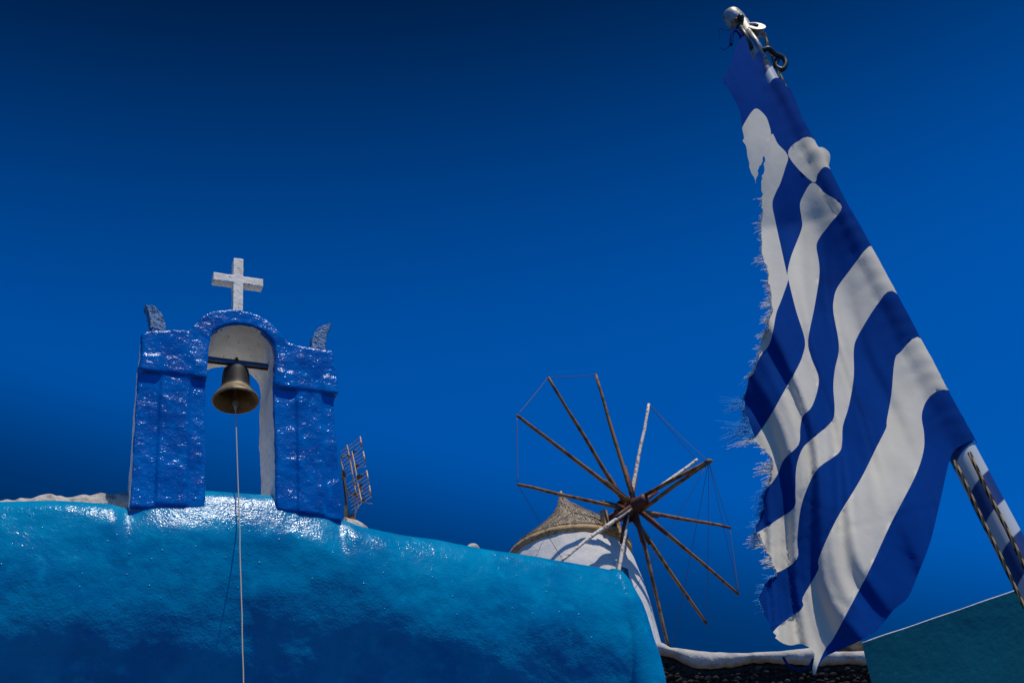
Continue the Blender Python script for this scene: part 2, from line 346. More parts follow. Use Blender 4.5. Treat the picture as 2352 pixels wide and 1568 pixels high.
def make_facade():
    root = empty('church_facade', (T0.x, T0.y, 0), 'glossy azure plastered church wall with rounded sloping top under the blue belfry', 'wall')
    RIM = [(-400, 1148), (-100, 1151), (0, 1152), (110, 1150), (160, 1151), (240, 1156), (300, 1164), (312, 1160), (345, 1122), (470, 1121), (640, 1133),
           (735, 1144), (772, 1184), (785, 1191), (800, 1197), (820, 1208), (835, 1209.5), (900, 1222), (1000, 1238), (1085, 1255), (1170, 1268), (1300, 1290), (1400, 1306), (1436, 1313), (1480, 1322), (1700, 1360)]
    def rimy(x):
        for (a, ya), (b, yb) in zip(RIM, RIM[1:]):
            if a <= x <= b: return ya + (yb - ya) * (x - a) / (b - a)
        return RIM[-1][1] if x > 0 else RIM[0][1]
    # plan line of the rim: gently convex, turning the far right corner
    def yaw(s):
        if s < 0: return R(24) - R(11) * smooth01(1.1, 2.3, -s)
        return R(24) + R(6) * smooth01(1.1, 2.0, s)
    S_END = 4.1; RC = 0.19
    st_pts = []                                       # (plan position, outward normal, s, end weight)
    ds = 0.016
    def march(sgn, smax):
        P = Vector((T0.x, T0.y, 0)); out = []; s = 0
        while s < smax:
            yw = yaw(sgn * s)
            out.append((P.copy(), Vector((math.sin(yw), -math.cos(yw), 0)), sgn * s, 0.0))
            P = P + Vector((math.cos(yw), math.sin(yw), 0)) * ds * sgn; s += ds
        return out, P, yaw(sgn * s)
    left, _, _ = march(-1, 4.2)
    right, P, yw = march(1, S_END)
    arc = int(RC * math.pi / 2 / ds)
    for i in range(arc):
        yw += R(92) / arc
        right.append((P.copy(), Vector((math.sin(yw), -math.cos(yw), 0)), S_END, (i + 1) / arc))
        P = P + Vector((math.cos(yw), math.sin(yw), 0)) * ds
    for i in range(60):
        right.append((P.copy(), Vector((math.sin(yw), -math.cos(yw), 0)), S_END, 1.0))
        P = P + Vector((math.cos(yw), math.sin(yw), 0)) * 0.05
    cols = left[::-1] + right[1:]
    # profile: elevation of the surface normal along the arc, top to bottom
    KEY = [(0, 90), (0.06, 75), (0.13, 55), (0.22, 33), (0.32, 19), (0.5, 9), (0.8, -2), (1.15, -13), (1.5, -21), (1.9, -26), (2.6, -27), (3.6, 0), (20, 0)]  # overhang invented lower down so the sunlight fades towards the bottom
    def th(a):
        for (x0, y0), (x1, y1) in zip(KEY, KEY[1:]):
            if x0 <= a <= x1: return R(y0 + (y1 - y0) * (a - x0) / (x1 - x0))
        return 0.0
    prof = [(0.0, 0.0, R(90))]; a = 0; o_ = z_ = 0.0
    while z_ > -9.8:
        d = 0.012 if a < 0.4 else 0.016 if a < 2.9 else 0.25
        t_ = th(a + d / 2); o_ += math.sin(t_) * d; z_ -= math.cos(t_) * d; a += d
        prof.append((o_, z_, th(a)))
    # silhouette as seen from below is where the normal stands about 60 degrees up
    sil = next(p for p in prof if p[2] < R(58)); lip = next(p for p in prof if p[1] < -0.24)
    vs_ = []; nc = len(cols); nr = len(prof)
    zlast = None
    hs = []
    for P, nn, s, we in cols:
        lo, hi = 2.0, 14.0
        Q = P + nn * (sil[0] - lip[0] - 0.015)
        for _ in range(24):
            mz = (lo + hi) / 2; px, py = proj(Vector((Q.x, Q.y, mz)))
            if py > rimy(px): lo = mz
            else: hi = mz
        hs.append(lo - sil[1] if we == 0 else None)
    last = [h for h in hs if h is not None][-1]
    hs = [last if h is None else h for h in hs]
    for i in range(3):                                # ease the steps
        hs = [sum(hs[max(0, k - 3):k + 4]) / len(hs[max(0, k - 3):k + 4]) for k in range(len(hs))]
    pre = [0.0]
    for h in hs: pre.append(pre[-1] + h)
    wide = [(pre[min(len(hs), k + 46)] - pre[max(0, k - 45)]) / (min(len(hs), k + 46) - max(0, k - 45)) for k in range(len(hs))]
    def offs(z):
        lo, hi = 0, len(prof) - 1
        if z >= 0: return 0.0
        while hi - lo > 1:
            m = (lo + hi) // 2
            if prof[m][1] > z: lo = m
            else: hi = m
        a, b = prof[lo], prof[hi]
        return a[0] + (b[0] - a[0]) * (z - a[1]) / (b[1] - a[1] - 1e-9)
    for (P, nn, s, we), h, hw in zip(cols, hs, wide):
        for o, z, t_ in prof:
            kk = smooth01(0.10, 0.55, -z)
            if kk > 0: o = o + (offs(h + z - hw) - o) * kk      # the steps in the rim die out down the wall
            n3 = nn * math.cos(t_) + ZU * math.sin(t_)
            sink = 0.038 * smooth01(1.15, 0.98, abs(s)) * smooth01(-0.7, -0.28, z)      # behind the foot of the belfry
            q = P + nn * ((o - lip[0] - 0.015 - sink) * (1 - 0.5 * we) + we * 0.24 * min(3.0, -z)) + ZU * (h + z)
            fade = 1.0 - 0.75 * smooth01(0.35, 0.0, -z)
            dsp = fade * (0.07 * noise.noise(q * 0.8 + Vector((3, 1, 7))) + 0.026 * noise.noise(q * 2.0) + 0.008 * noise.noise(q * 5.5)) + 0.0022 * noise.noise(q * 17)
            tower = 1 - 0.8 * smooth01(1.25, 1.0, abs(s)) * smooth01(-0.8, -0.2, z)
            vs_.append(q + n3 * dsp * tower)
    fs = [(i * nr + j, i * nr + j + 1, (i + 1) * nr + j + 1, (i + 1) * nr + j) for i in range(nc - 1) for j in range(nr - 1)]
    obj('facade_wall', mesh('facade_wall', vs_, fs), M['azure'], root)
    # roof slab behind the rim
    top = [Vector((cols[i][0].x, cols[i][0].y, hs[i] - 0.10)) - cols[i][1] * 0.13 for i in range(0, nc, 12)]
    back = [Vector((p.x, p.y, p.z - 0.35)) for p in top]
    B = -TN * 6
    ring = top[:]
    far = [p + B for p in (ring[0], ring[len(ring) // 2])]
    vs2 = ring + [p + Vector((-1.5, 6.2, -0.3)) for p in ring]
    m_ = len(ring)
    obj('roof_slab', mesh('roof_slab', vs2, [(i, i + 1, m_ + i + 1, m_ + i) for i in range(m_ - 1)]), M['lime'], root)
    # low stepped block at the foot of the far corner
    bm = bmesh.new()
    Pb = at(1546, 1553, T0 + TT * 4.4 - TN * 0.6, TN)
    yw = R(30); a_ = Vector((math.cos(yw), math.sin(yw), 0)); b_ = Vector((math.sin(yw), -math.cos(yw), 0))
    c = Pb + a_ * 0.08 - b_ * 0.35
    box(bm, Vector((c.x, c.y, (Pb.z - 0.06) / 2 - 0.05)), a_ * 0.20, b_ * 0.35, ZU * ((Pb.z - 0.06) / 2))
    bevel(bm, 0.03)
    obj('corner_block', bm, M['azure'], root)
    bm = bmesh.new()
    c = at(1525, 1530, T0 + TT * 4.2 - TN * 0.3, TN) - b_ * 0.3 - a_ * 0.12
    zt = at(1522, 1505, T0 + TT * 4.2 - TN * 0.3, TN).z
    box(bm, Vector((c.x, c.y, zt / 2 - 0.05)), a_ * 0.15, b_ * 0.25, ZU * (zt / 2))
    bevel(bm, 0.035)
    obj('corner_buttress', bm, M['azure'], root)
    return cols, hs
cols, rim_h = make_facade()

# ------------------------------------------------------------------ bell tower
def make_tower():
    root = empty('bell_tower', T0, 'cobalt blue plastered belfry with one arch, a white cross and two horn finials', 'belfry')
    D = 0.70
    outer = [(300, 1160), (306, 1050), (313, 930), (319, 852), (325, 812), (325, 764), (345, 759), (392, 755), (433, 756), (450, 738), (462, 726), (479, 715), (511, 710.5), (544, 709),
             (577, 715), (600, 723), (618, 733.7), (643, 762), (655, 776), (667, 787), (688, 793), (721, 797), (766, 803), (770, 836), (778, 865), (776, 895), (771, 920),
             (776, 1000), (784, 1100), (790.5, 1192)]
    inner = [(638, 1164), (636.7, 1131), (634.6, 1020), (630, 910), (630, 873), (633, 815), (628.5, 787), (621, 775), (610, 764), (597, 755), (581, 748), (560, 743.5), (540, 742), (523, 744),
             (507, 750), (495, 757), (487, 765), (482, 791), (477, 856), (474.5, 938), (474, 1119), (474, 1163)]
    fo = [st(*p) for p in outer]; fi = [st(*p) for p in inner]
    # extend the feet down into the wall
    base = -0.0
    loop = fo + fi
    nO = len(fo); n_ = len(loop)
    def bk(i, p):
        s, z = p
        if i < nO:
            return (s * (1 - 0.06 / 1.0) + 0.003, z - 0.02 if z > 0.2 else z)
        return (s, z - (0.07 * smooth01(1.5, 2.1, z)))
    vs_ = []
    F0 = 0.040                                            # the shafts stand back from the upper blocks
    for i, (s, z) in enumerate(loop): vs_.append(TT * s + ZU * z - TN * F0)
    for i, p in enumerate(loop):
        s, z = bk(i, p); vs_.append(TT * s + ZU * z - TN * D)
    bm = bmesh.new()
    bv = [bm.verts.new(v) for v in vs_]
    bm.faces.new(bv[:n_]); bm.faces.new(bv[n_:][::-1])
    for i in range(n_):
        j = (i + 1) % n_
        bm.faces.new((bv[j], bv[i], bv[n_ + i], bv[n_ + j]))
    bmesh.ops.recalc_face_normals(bm, faces=bm.faces)
    # upper blocks and arch, proud of the shafts
    zl = st(325, 846)[1]
    up_loop = [(s, z) for s, z in fo if z > zl - 0.02]
    up_in = [(s, z) for s, z in fi if z > zl - 0.02]
    up_loop = [(fo[3][0] - 0.01, zl)] + up_loop + [(fo[-4][0] + 0.01, zl), (fi[3][0], zl)] + up_in + [(fi[-3][0], zl)]
    clean = [up_loop[0]]
    for p in up_loop[1:]:
        if (Vector(p) - Vector(clean[-1])).length > 0.012: clean.append(p)
    a = [bm.verts.new(TT * s + ZU * z) for s, z in clean]; b = [bm.verts.new(TT * s + ZU * z - TN * (F0 + 0.05)) for s, z in clean]
    f1 = [bm.faces.new(a), bm.faces.new(b[::-1])]
    for i in range(len(a)):
        j = (i + 1) % len(a); f1.append(bm.faces.new((a[j], a[i], b[i], b[j])))
    bmesh.ops.recalc_face_normals(bm, faces=f1)
    # broad flat pilaster up the middle of each pier, cornice lumps beside it
    def slab(s0, s1, z0, z1, y0, y1):
        box(bm, TT * ((s0 + s1) / 2) + ZU * ((z0 + z1) / 2) - TN * ((y0 + y1) / 2), TT * (abs(s1 - s0) / 2), TN * (abs(y1 - y0) / 2), ZU * ((z1 - z0) / 2))
    slab(-0.76, -0.47, -0.02, zl + 0.05, 0.020, 0.12)
    slab(0.60, 0.86, 0.03, zl + 0.05, 0.020, 0.12)
    for s0, s1 in ((-0.975, -0.78), (-0.45, -0.31), (0.41, 0.58), (0.86, 1.03)):
        slab(s0, s1, zl - 0.02, zl + 0.17, -0.012, 0.1)
    me = bpy.data.meshes.new('masonry'); bm.to_mesh(me); bm.free()
    me = remesh(me, 0.0135, 11)
    displace(me, lambda p: 0.011 * noise.noise(p * 4.2) + 0.005 * noise.noise(p * 11) + 0.0022 * noise.noise(p * 24))
    me.transform(Matrix.Translation(T0))
    for m in (M['cobalt'], M['lime']): me.materials.append(m)
    idx = []
    for p in me.polygons:
        c = p.center - T0
        y = -c.dot(TN); s = c.dot(TT); nf = p.normal.dot(TN); z = c.z
        front = nf > 0.45 or (y < 0.03 and p.normal.z > -0.2 and z > 1.4)
        white = (y > 0.075 + 0.012 * noise.noise(c * 9)) or (p.normal.z < -0.8 and y > 0.03 and z > 1.7 and abs(s) < 0.36)
        if p.normal.z > 0.35 and y < 0.42: white = False
        idx.append(1 if white else 0)
    me.polygons.foreach_set('material_index', idx)
    obj('masonry', me, M['cobalt'], root)
    # horn finials
    def horn(pts, off):
        P = [st(x, y, off) for x, y in pts]
        bm = bmesh.new()
        n = len(P); th_ = 0.055
        a = [bm.verts.new(TT * s + ZU * z + TN * (off + th_)) for s, z in P]; b = [bm.verts.new(TT * s + ZU * z + TN * (off - th_)) for s, z in P]
        bm.faces.new(a); bm.faces.new(b[::-1])
        for i in range(n): bm.faces.new((a[(i + 1) % n], a[i], b[i], b[(i + 1) % n]))
        bmesh.ops.recalc_face_normals(bm, faces=bm.faces)
        m = bpy.data.meshes.new('horn_finial'); bm.to_mesh(m); bm.free()
        m = remesh(m, 0.009, 2)
        displace(m, lambda p: 0.012 * noise.noise(p * 17) + 0.006 * noise.noise(p * 40))
        m.transform(Matrix.Translation(T0))
        obj('horn_finial', m, M['finial'], root)
    horn([(345, 768), (343, 745), (338, 722), (331, 706), (345, 707), (357, 713), (368, 724), (375, 738), (379, 750), (379, 768)], -0.14)
    horn([(712, 806), (713, 788), (718, 772), (727, 760), (741, 751), (755, 748), (757, 753), (752, 765), (747, 780), (745, 800), (745, 810)], -0.14)
    # cross
    bm = bmesh.new()
    off = -0.16
    s0, z0 = st(545, 716, off); s1, z1 = st(545, 599, off)
    sl, zl_ = st(488, 639, off); sr, zr = st(602, 655, off)
    sc = (s0 + s1) / 2; hw = 0.052; zc = (zl_ + zr) / 2 - 0.005; hy = 0.05
    prof = [(sc - hw, z0 - 0.1), (sc + hw, z0 - 0.1), (sc + hw, zc - hw), (sr, zc - hw), (sr, zc + hw), (sc + hw, zc + hw), (sc + hw, z1), (sc - hw, z1), (sc - hw, zc + hw), (sl, zc + hw), (sl, zc - hw), (sc - hw, zc - hw)]
    a = [bm.verts.new(TT * s + ZU * z + TN * (off + hy)) for s, z in prof]; b = [bm.verts.new(TT * s + ZU * z + TN * (off - hy)) for s, z in prof]
    bm.faces.new(a); bm.faces.new(b[::-1])
    for i in range(12): bm.faces.new((a[(i + 1) % 12], a[i], b[i], b[(i + 1) % 12]))
    bmesh.ops.recalc_face_normals(bm, faces=bm.faces)
    m = bpy.data.meshes.new('cross'); bm.to_mesh(m); bm.free()
    m = remesh(m, 0.0085, 3)
    displace(m, lambda p: 0.003 * noise.noise(p * 13) + 0.0015 * noise.noise(p * 40))
    m.transform(Matrix.Translation(T0))
    obj('cross', m, M['crossw'], root)
    # beam that carries the bell
    off = -0.30
    s0, z0 = st(483, 826, off); s1, z1 = st(604, 837, off)
    zc = (z0 + z1) / 2
    bm = bmesh.new()
    c = T0 + TT * ((s0 + s1) / 2 + 0.01) + ZU * zc + TN * off
    box(bm, c, TT * (abs(s1 - s0) / 2 + 0.05), TN * 0.035, ZU * 0.006)
    box(bm, c - ZU * 0.026 - TN * 0.012, TT * (abs(s1 - s0) / 2 + 0.048), TN * 0.006, ZU * 0.0195)
    obj('beam', bm, [M['rust']], root, smooth=False)
    bm = bmesh.new()
    box(bm, c - ZU * 0.024 + TN * 0.028, TT * (abs(s1 - s0) / 2 + 0.046), TN * 0.006, ZU * 0.0175)
    obj('beam_web', bm, [M['bluesteel']], root, smooth=False)
    return c
beam_c = make_tower()

# ------------------------------------------------------------------ bell and rope
def make_bell():
    off = -0.30
    s, z = st(541, 922, off)
    mouth = T0 + TT * s + ZU * z + TN * off
    crown_z = st(541.5, 846, off)[1] + T0.z
    h = crown_z - mouth.z
    root = empty('church_bell', mouth, 'bronze bell with arch shade coloured into its dark body and flared bright lip hanging in the belfry arch', 'bell')
    rm = 0.238
    lip = [(rm - 0.012, 0.0), (rm, 0.006), (rm - 0.004, 0.03), (rm * 0.85, 0.075), (rm * 0.72, 0.115), (rm * 0.645, 0.15)]
    body = [(rm * 0.645, 0.15), (rm * 0.61, 0.19), (rm * 0.585, h * 0.72), (rm * 0.555, h * 0.88), (rm * 0.50, h * 0.95), (rm * 0.38, h * 0.985), (0.03, h)]
    sm = lambda p: [(v.x, v.y) for v in catmull(p, 5)]
    lathe('lip', sm(lip), mouth, M['bronze'], root)
    lathe('body', sm(body), mouth, M['bronze_shade'], root)
    lathe('inside', sm([(rm - 0.012, 0.0), (rm * 0.80, 0.05), (rm * 0.62, 0.13), (rm * 0.55, h * 0.7), (rm * 0.4, h * 0.92), (0.005, h * 0.95)]), mouth, M['bronze_in'], root)
    c = mouth + ZU * h
    tube('crown_loop', catmull([c - TT * 0.035 - ZU * 0.01, c - TT * 0.03 + ZU * 0.04, c + ZU * 0.07, c + TT * 0.03 + ZU * 0.04, c + TT * 0.035 - ZU * 0.01], 5), 0.017, M['bronze_shade'], root)
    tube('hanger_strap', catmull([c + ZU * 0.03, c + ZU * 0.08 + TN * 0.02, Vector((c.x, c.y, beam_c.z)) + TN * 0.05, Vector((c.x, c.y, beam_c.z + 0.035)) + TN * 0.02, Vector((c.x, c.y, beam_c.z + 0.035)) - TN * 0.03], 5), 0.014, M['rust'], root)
    cl = mouth - ZU * 0.015
    tube('clapper_rod', [c - ZU * 0.03, cl], 0.010, M['rust'], root)
    lathe('clapper', [(0.001, 0.05), (0.018, 0.045), (0.034, 0.02), (0.036, 0.0), (0.028, -0.025), (0.012, -0.036), (0.001, -0.04)], cl, M['bronze'], root, 20)
    # rope: from the clapper over the sill, then out to the bell ringer below
    a = cl - ZU * 0.03
    lip_p = at(548.5, 1160, T0 + TN * 0.03, TN)
    lip2 = at(549.5, 1185, T0 + TN * 0.055, TN)
    e1 = at(556.5, 1540, T0 + TN * 0.62, TN)
    d = (e1 - lip2).normalized()
    e2 = lip2 + d * (lip2.z - 0.9) / (-d.z)
    path = catmull([a, a.lerp(lip_p, 0.5) - ZU * 0.01, lip_p, lip2], 10) + [lip2.lerp(e2, k / 40) + TN * 0.05 * math.sin(k / 40 * math.pi) + TT * 0.006 * noise.noise(Vector((k * .6, 0, 0))) for k in range(1, 41)]
    o = tube('bell_rope', path, 0.0056, M['rope'], None, 8)
    props(o, 'cream twisted cord running down from the bell clapper in front of the azure wall', 'rope')
    tube('knot', [a + ZU * 0.0, a - ZU * 0.02, a - ZU * 0.045], [0.008, 0.017, 0.008], M['rope'], root)
make_bell()

# ------------------------------------------------------------------ mortar on the roof behind the wall
def lump_strip(name, pts, P0, n, thick, depth, m, label, cat, down=0.25):
    """ridge of hand-laid mortar: outline of the crest, rounded front and back"""
    t = ZU.cross(n).normalized()
    crest = [at(x, y, P0, n) for x, y in pts]
    dense = []
    for i in range(len(crest) - 1):
        k = max(2, int((crest[i + 1] - crest[i]).length / 0.012))
        dense += [crest[i].lerp(crest[i + 1], j / k) for j in range(k)]
    dense.append(crest[-1])
    for _ in range(3): dense = [dense[0]] + [(dense[i - 1] + dense[i] * 2 + dense[i + 1]) / 4 for i in range(1, len(dense) - 1)] + [dense[-1]]
    vs_ = []; sec = 16
    for p in dense:
        for k in range(sec):
            a = math.pi * (k / (sec - 1))                 # front foot, crest, back foot
            q = p + n * (depth * math.cos(a)) - ZU * (down * (1 - math.sin(a) ** 0.8))
            q += (n * math.cos(a) * 0.6 + ZU * 0.25 * math.sin(a)) * thick * (noise.noise(q * 7) + 0.6 * noise.noise(q * 16))
            vs_.append(q)
    fs = [(i * sec + k, i * sec + k + 1, (i + 1) * sec + k + 1, (i + 1) * sec + k) for i in range(len(dense) - 1) for k in range(sec - 1)]
    fs += [tuple(range(sec)), tuple((len(dense) - 1) * sec + k for k in range(sec))[::-1]]
    return props(obj(name, mesh(name, vs_, fs), m), label, cat)
ridgeP = T0 - TN * 0.55
lump_strip('roof_mortar_ridge', [(-160, 1150), (-60, 1152), (0, 1153), (8, 1151), (15, 1149), (28, 1153), (38, 1153), (46, 1148), (75, 1148), (85, 1142), (104, 1137.5), (119, 1140), (133, 1145), (141, 1144), (147, 1147), (168, 1146),
           (186, 1139.5), (204, 1142), (218, 1140.5), (235, 1133.5), (252, 1137), (275, 1135), (292, 1133.5), (330, 1133)], ridgeP, (TN + TT * -0.1).normalized(), 0.05, 0.16, M['ridge'],
           'uneven pale mortar ridge on the roof left of the belfry', 'roof ridge')
lump_strip('mortar_lump', [(790, 1189), (800, 1193), (812, 1195), (824, 1200), (834, 1208), (842, 1216)], T0 - TN * 0.35, TN, 0.03, 0.1, M['ridge'], 'small white mortar lump at the foot of the rusty aerial', 'mortar', 0.12)
lump_strip('roof_stone', [(1072, 1256), (1076, 1250), (1086, 1247.5), (1095, 1249.5), (1099, 1258)], T0 + TT * 2.4 - TN * 0.75, TN, 0.02, 0.06, M['ridge'], 'lone pale stone peeping over the azure wall top', 'stone', 0.1)

# ------------------------------------------------------------------ television aerial
def make_aerial():
    P0 = at(815, 1100, T0 - TN * 0.75, TN)
    yw = R(-40); n = Vector((math.sin(yw), -math.cos(yw), 0))
    g = lambda x, y, off=0.0: at(762.56 + x * .14063, 992.25 + y * .14063, P0 + n * off, n)
    foot = g(255, 1430)
    root = empty('tv_aerial', foot, 'rusty grid television aerial with four bays of rods beside the belfry', 'aerial')
    tube('mast', [g(262, 1440, -0.03), g(235, 1150, -0.03), g(195, 780, -0.03), g(180, 640, -0.03)], 0.016, M['antbox'], root)
    tube('frame_pipe', catmull([g(245, 215), g(300, 480), g(390, 990), g(437, 1195)], 4), 0.0085, M['ant'], root)
    tube('boom', catmull([g(325, 315, 0.04), g(375, 560, 0.04), g(440, 930, 0.04), g(485, 1130, 0.04)], 4), 0.0085, M['ant'], root)
    tube('bracket_loop', catmull([g(268, 388, .01), g(225, 374, .01), g(175, 385, .01), g(153, 420, .01), g(162, 520, .01), g(190, 650, .01), g(215, 830, .01), g(240, 930, .01), g(300, 1000, .01), g(380, 1030, .01), g(450, 985, .01), g(486, 930, .01), g(490, 890, .01)], 4), 0.0095, M['ant'], root)
    tube('link', catmull([g(282, 412, .02), g(300, 440, .03), g(325, 447, .03), g(352, 430, .04)], 4), 0.006, M['ant'], root)
    tube('clamp', [g(178, 655, .01), g(208, 735, .01)], 0.021, M['rust'], root)
    tube('clamp', [g(365, 1015, .01), g(405, 1035, .01)], 0.017, M['rust'], root)
    tube('clamp', [g(255, 375, .01), g(285, 400, .01)], 0.015, M['rust'], root)
    bays = [((460, 75), (490, 255), [(450, 95), (462, 150), (472, 208), (485, 258)], [(145, 312), (150, 372), (172, 490), (190, 540)]),
            ((510, 315), (541, 492), [(502, 335), (512, 392), (522, 445), (537, 505)], [(185, 545), (195, 612), (228, 640), (240, 706)]),
            ((565, 625), (600, 820), [(555, 640), (570, 700), (580, 758), (595, 820)], [(240, 855), (250, 918), (262, 985), (265, 1050)]),
            ((610, 870), (635, 1055), [(602, 885), (607, 942), (617, 1000), (630, 1058)], [(275, 1110), (300, 1145), (315, 1205), (318, 1275)])]
    for (a, b, rs, ls) in bays:
        tube('end_bar', [g(*a, .03), g(*b, .03)], 0.0085, M['ant'], root)
        for p, q in zip(rs, ls):
            tube('rod', [g(*p, .03), g(*q, .03)], 0.0035, M['ant'], root, 6)
    for (x, y, h) in ((360, 322, .014), (405, 556, .016), (447, 728, .024), (470, 870, .015), (490, 1035, .010), (515, 1110, .014)):
        bm = bmesh.new(); box(bm, g(x, y, .03), ZU.cross(n) * h * 1.2, n * h * .7, ZU * h); bevel(bm, .003)
        obj('dipole_box', bm, M['antbox'], root)
    tube('stay_rod', [g(320, 1070), g(385, 1150), g(385, 1290), g(350, 1370)], 0.005, M['ant'], root)
    tube('stay_rod', [g(440, 1215), g(395, 1260), g(365, 1400)], 0.005, M['ant'], root)
    tube('wire_end', catmull([g(530, 1130, .03), g(580, 1155, .03), g(660, 1163, .03)], 4), 0.0028, M['ant'], root)
    tube('wire_end', [g(430, 575, .03), g(560, 555, .03)], 0.0028, M['ant'], root)
    bm = bmesh.new(); box(bm, g(228, 1335), ZU.cross(n) * .022, n * .006, ZU * .10); obj('mounting_plate', bm, M['galv'], root, False)
    bm = bmesh.new(); box(bm, g(300, 1400), ZU.cross(n) * .05, n * .03, ZU * .018); bevel(bm, .004); obj('foot_clamp', bm, M['antbox'], root)
    tube('bolt', [g(345, 1360, .02), g(345, 1400, .02)], 0.015, M['rust'], root)
make_aerial()

# ------------------------------------------------------------------ windmill
def make_mill():
    HUB = Vector((3.2177, 44.172, 24.383 + 1.6)); NN = Vector((0.7152, -0.6988, 0)).normalized()
    E1 = ZU.cross(NN).normalized(); E2 = Vector((0, 0, 1))
    A = HUB - NN * 3.0 - ZU * 0.4                      # centre of the eave circle
    root = empty('windmill', (A.x, A.y, A.z - 7.0), 'white round windmill with conical thatched cap and twelve bare sail poles', 'windmill')
    lathe('tower', [(3.05, -8.5), (2.9, -6.5), (2.72, -5), (2.56, -3.5), (2.42, -2.3), (2.27, -1.2), (2.09, -0.45), (1.975, -0.10)], A, M['millwhite'], root, 96, wob=0.05)
    lathe('eave_band', [(1.93, -0.17), (2.04, -0.16), (2.08, -0.06), (2.075, 0.06), (1.9, 0.1)], A, M['woodl'], root, 96, wob=0.04)
    prof = [(1.96, 0.05), (2.03, 0.09), (2.01, 0.17), (1.80, 0.42), (1.42, 0.80), (1.02, 1.17), (0.66, 1.50), (0.37, 1.78), (0.18, 2.02), (0.06, 2.28)]
    pr = [(v.x, v.y) for v in catmull(prof, 4)]
    th = lathe('thatch', pr, A, M['thatch'], root, 80, wob=0.07)
    slump = lambda z: Vector((0.26, 0.10, 0)) * math.sin(math.pi * min(1, max(0, z / 2.2))) ** 1.0     # the old thatch sags to one side
    for v in th.data.vertices: v.co = v.co + slump(v.co.z - A.z)
    tube('cap_peg', [A + ZU * 2.1, A + ZU * 2.5], [0.07, 0.035], M['woodl'], root)
    # loose straw over the thatch
    vs_ = []; fs = []
    for i in range(4200):
        k = random.random() ** 0.7; a = random.uniform(0, 2 * math.pi)
        j = min(len(pr) - 2, 3 + int((1 - k) * (len(pr) - 4)))
        r0, z0 = pr[j]; r1, z1 = pr[max(0, j - random.randint(3, 6))]
        e = Vector((math.cos(a), math.sin(a), 0)); tn = Vector((-math.sin(a), math.cos(a), 0))
        up_ = random.uniform(0.0, 0.05)
        p0 = A + e * (r0 + 0.02) + ZU * z0; p1 = A + e * (r1 + up_) + ZU * (z1 + up_) + tn * random.uniform(-.12, .12)
        p1.z = max(p1.z, A.z + 0.10); p0 = p0 + slump(p0.z - A.z); p1 = p1 + slump(p1.z - A.z)
        w = tn * random.uniform(0.008, 0.02); n0 = len(vs_)
        vs_ += [p0 - w, p0 + w, p1 + w * .4, p1 - w * .4]; fs.append((n0, n0 + 1, n0 + 2, n0 + 3))
    props(obj('straw', mesh('straw', vs_, fs), M['straw'], th, False), kind='stuff')
    # axle with its bearing posts under the cap
    ax0 = HUB - NN * 2.6
    tube('axle', [ax0, HUB - NN * .3], 0.19, M['red'], root, 14)
    for s in (-1, 1):
        bm = bmesh.new(); c = HUB - NN * 0.98 + E1 * 0.27 * s - ZU * 0.12
        box(bm, c, NN * 0.10, E1 * 0.09, ZU * 0.40); bevel(bm, 0.015); obj('bearing_post', bm, M['woodl'], root, False)
    bm = bmesh.new(); c = HUB - NN * 0.98 - ZU * 0.36; box(bm, c, NN * 0.13, E1 * 0.42, ZU * 0.09); bevel(bm, 0.015); obj('bearing_sill', bm, M['woodl'], root, False)
    lathe('hub', [(0.02, -0.62), (0.22, -0.60), (0.24, -0.5), (0.25, 0.22), (0.21, 0.3), (0.20, 0.62), (0.15, 0.68), (0.02, 0.69)], HUB, M['red'], root, 16, axis=NN)
    lathe('hub_flange', [(0.02, -0.06), (0.38, -0.06), (0.40, -0.04), (0.40, 0.04), (0.38, 0.06), (0.02, 0.06)], HUB - NN * 0.28, M['red'], root, 24, axis=NN)
    # arms
    PHI = 2.248; tips = []
    for k in range(12):
        a = PHI - k * math.pi / 6
        d = E1 * math.cos(a) + E2 * math.sin(a)
        ln = {6: 4.42, 11: 5.1, 10: 5.12, 9: 5.0, 3: 5.0, 4: 5.08, 5: 5.12}.get(k, 5.0)
        side = NN * (0.14 if k % 2 else -0.14)            # alternate poles pass in front of and behind each other
        q = [HUB + side * (1 - i / 8) + d * (0.1 + (ln - 0.1) * i / 8) for i in range(9)]
        sd_ = d.cross(NN)
        for i in range(1, 9):
            q[i] = q[i] + sd_ * (0.07 * noise.noise(Vector((k * 7.1, i * .35, 0))) * i / 8) 
        light = k in (2, 3, 8, 9)
        arm = tube('sail_pole', q, [0.074 - 0.026 * i / 8 for i in range(9)], M['woodp'] if light else M['wood'], root, 8, 0.15)
        sp = [HUB + side * 1.0 + d * 0.2 + sd_ * 0.05, HUB + side * .95 + d * 0.8 + sd_ * 0.06, HUB + side * .85 + d * (1.2 + .4 * random.random()) + sd_ * 0.065]
        s_ = tube('red_splint', sp, [0.075, 0.075, 0.06], M['red'], arm, 6, 0.1)
        tips.append(q[-1])
    tip = HUB + NN * 3.384
    tube('bowsprit', [HUB + NN * 0.3 + ZU * 0.16, HUB.lerp(tip, .55) + ZU * .10, tip + NN * .08], [0.07, 0.062, 0.05], M['wood'], root, 8, 0.1)
    tube('bowsprit', [HUB + NN * 0.3 - ZU * 0.18 + E1 * .15, HUB.lerp(tip, .55) - ZU * .08 + E1 * .06, tip + NN * .12 - ZU * .02], [0.07, 0.062, 0.05], M['wood'], root, 8, 0.1)
    tube('bowsprit_binding', [tip - NN * .12, tip + NN * .04], 0.085, M['wire'], root)
    wr = 0.011
    def wire(a, b, sag, r=wr):
        tube('stay_wire', [a.lerp(b, i / 10) - ZU * sag * 4 * (i / 10) * (1 - i / 10) for i in range(11)], r, M['wire'], root, 5)
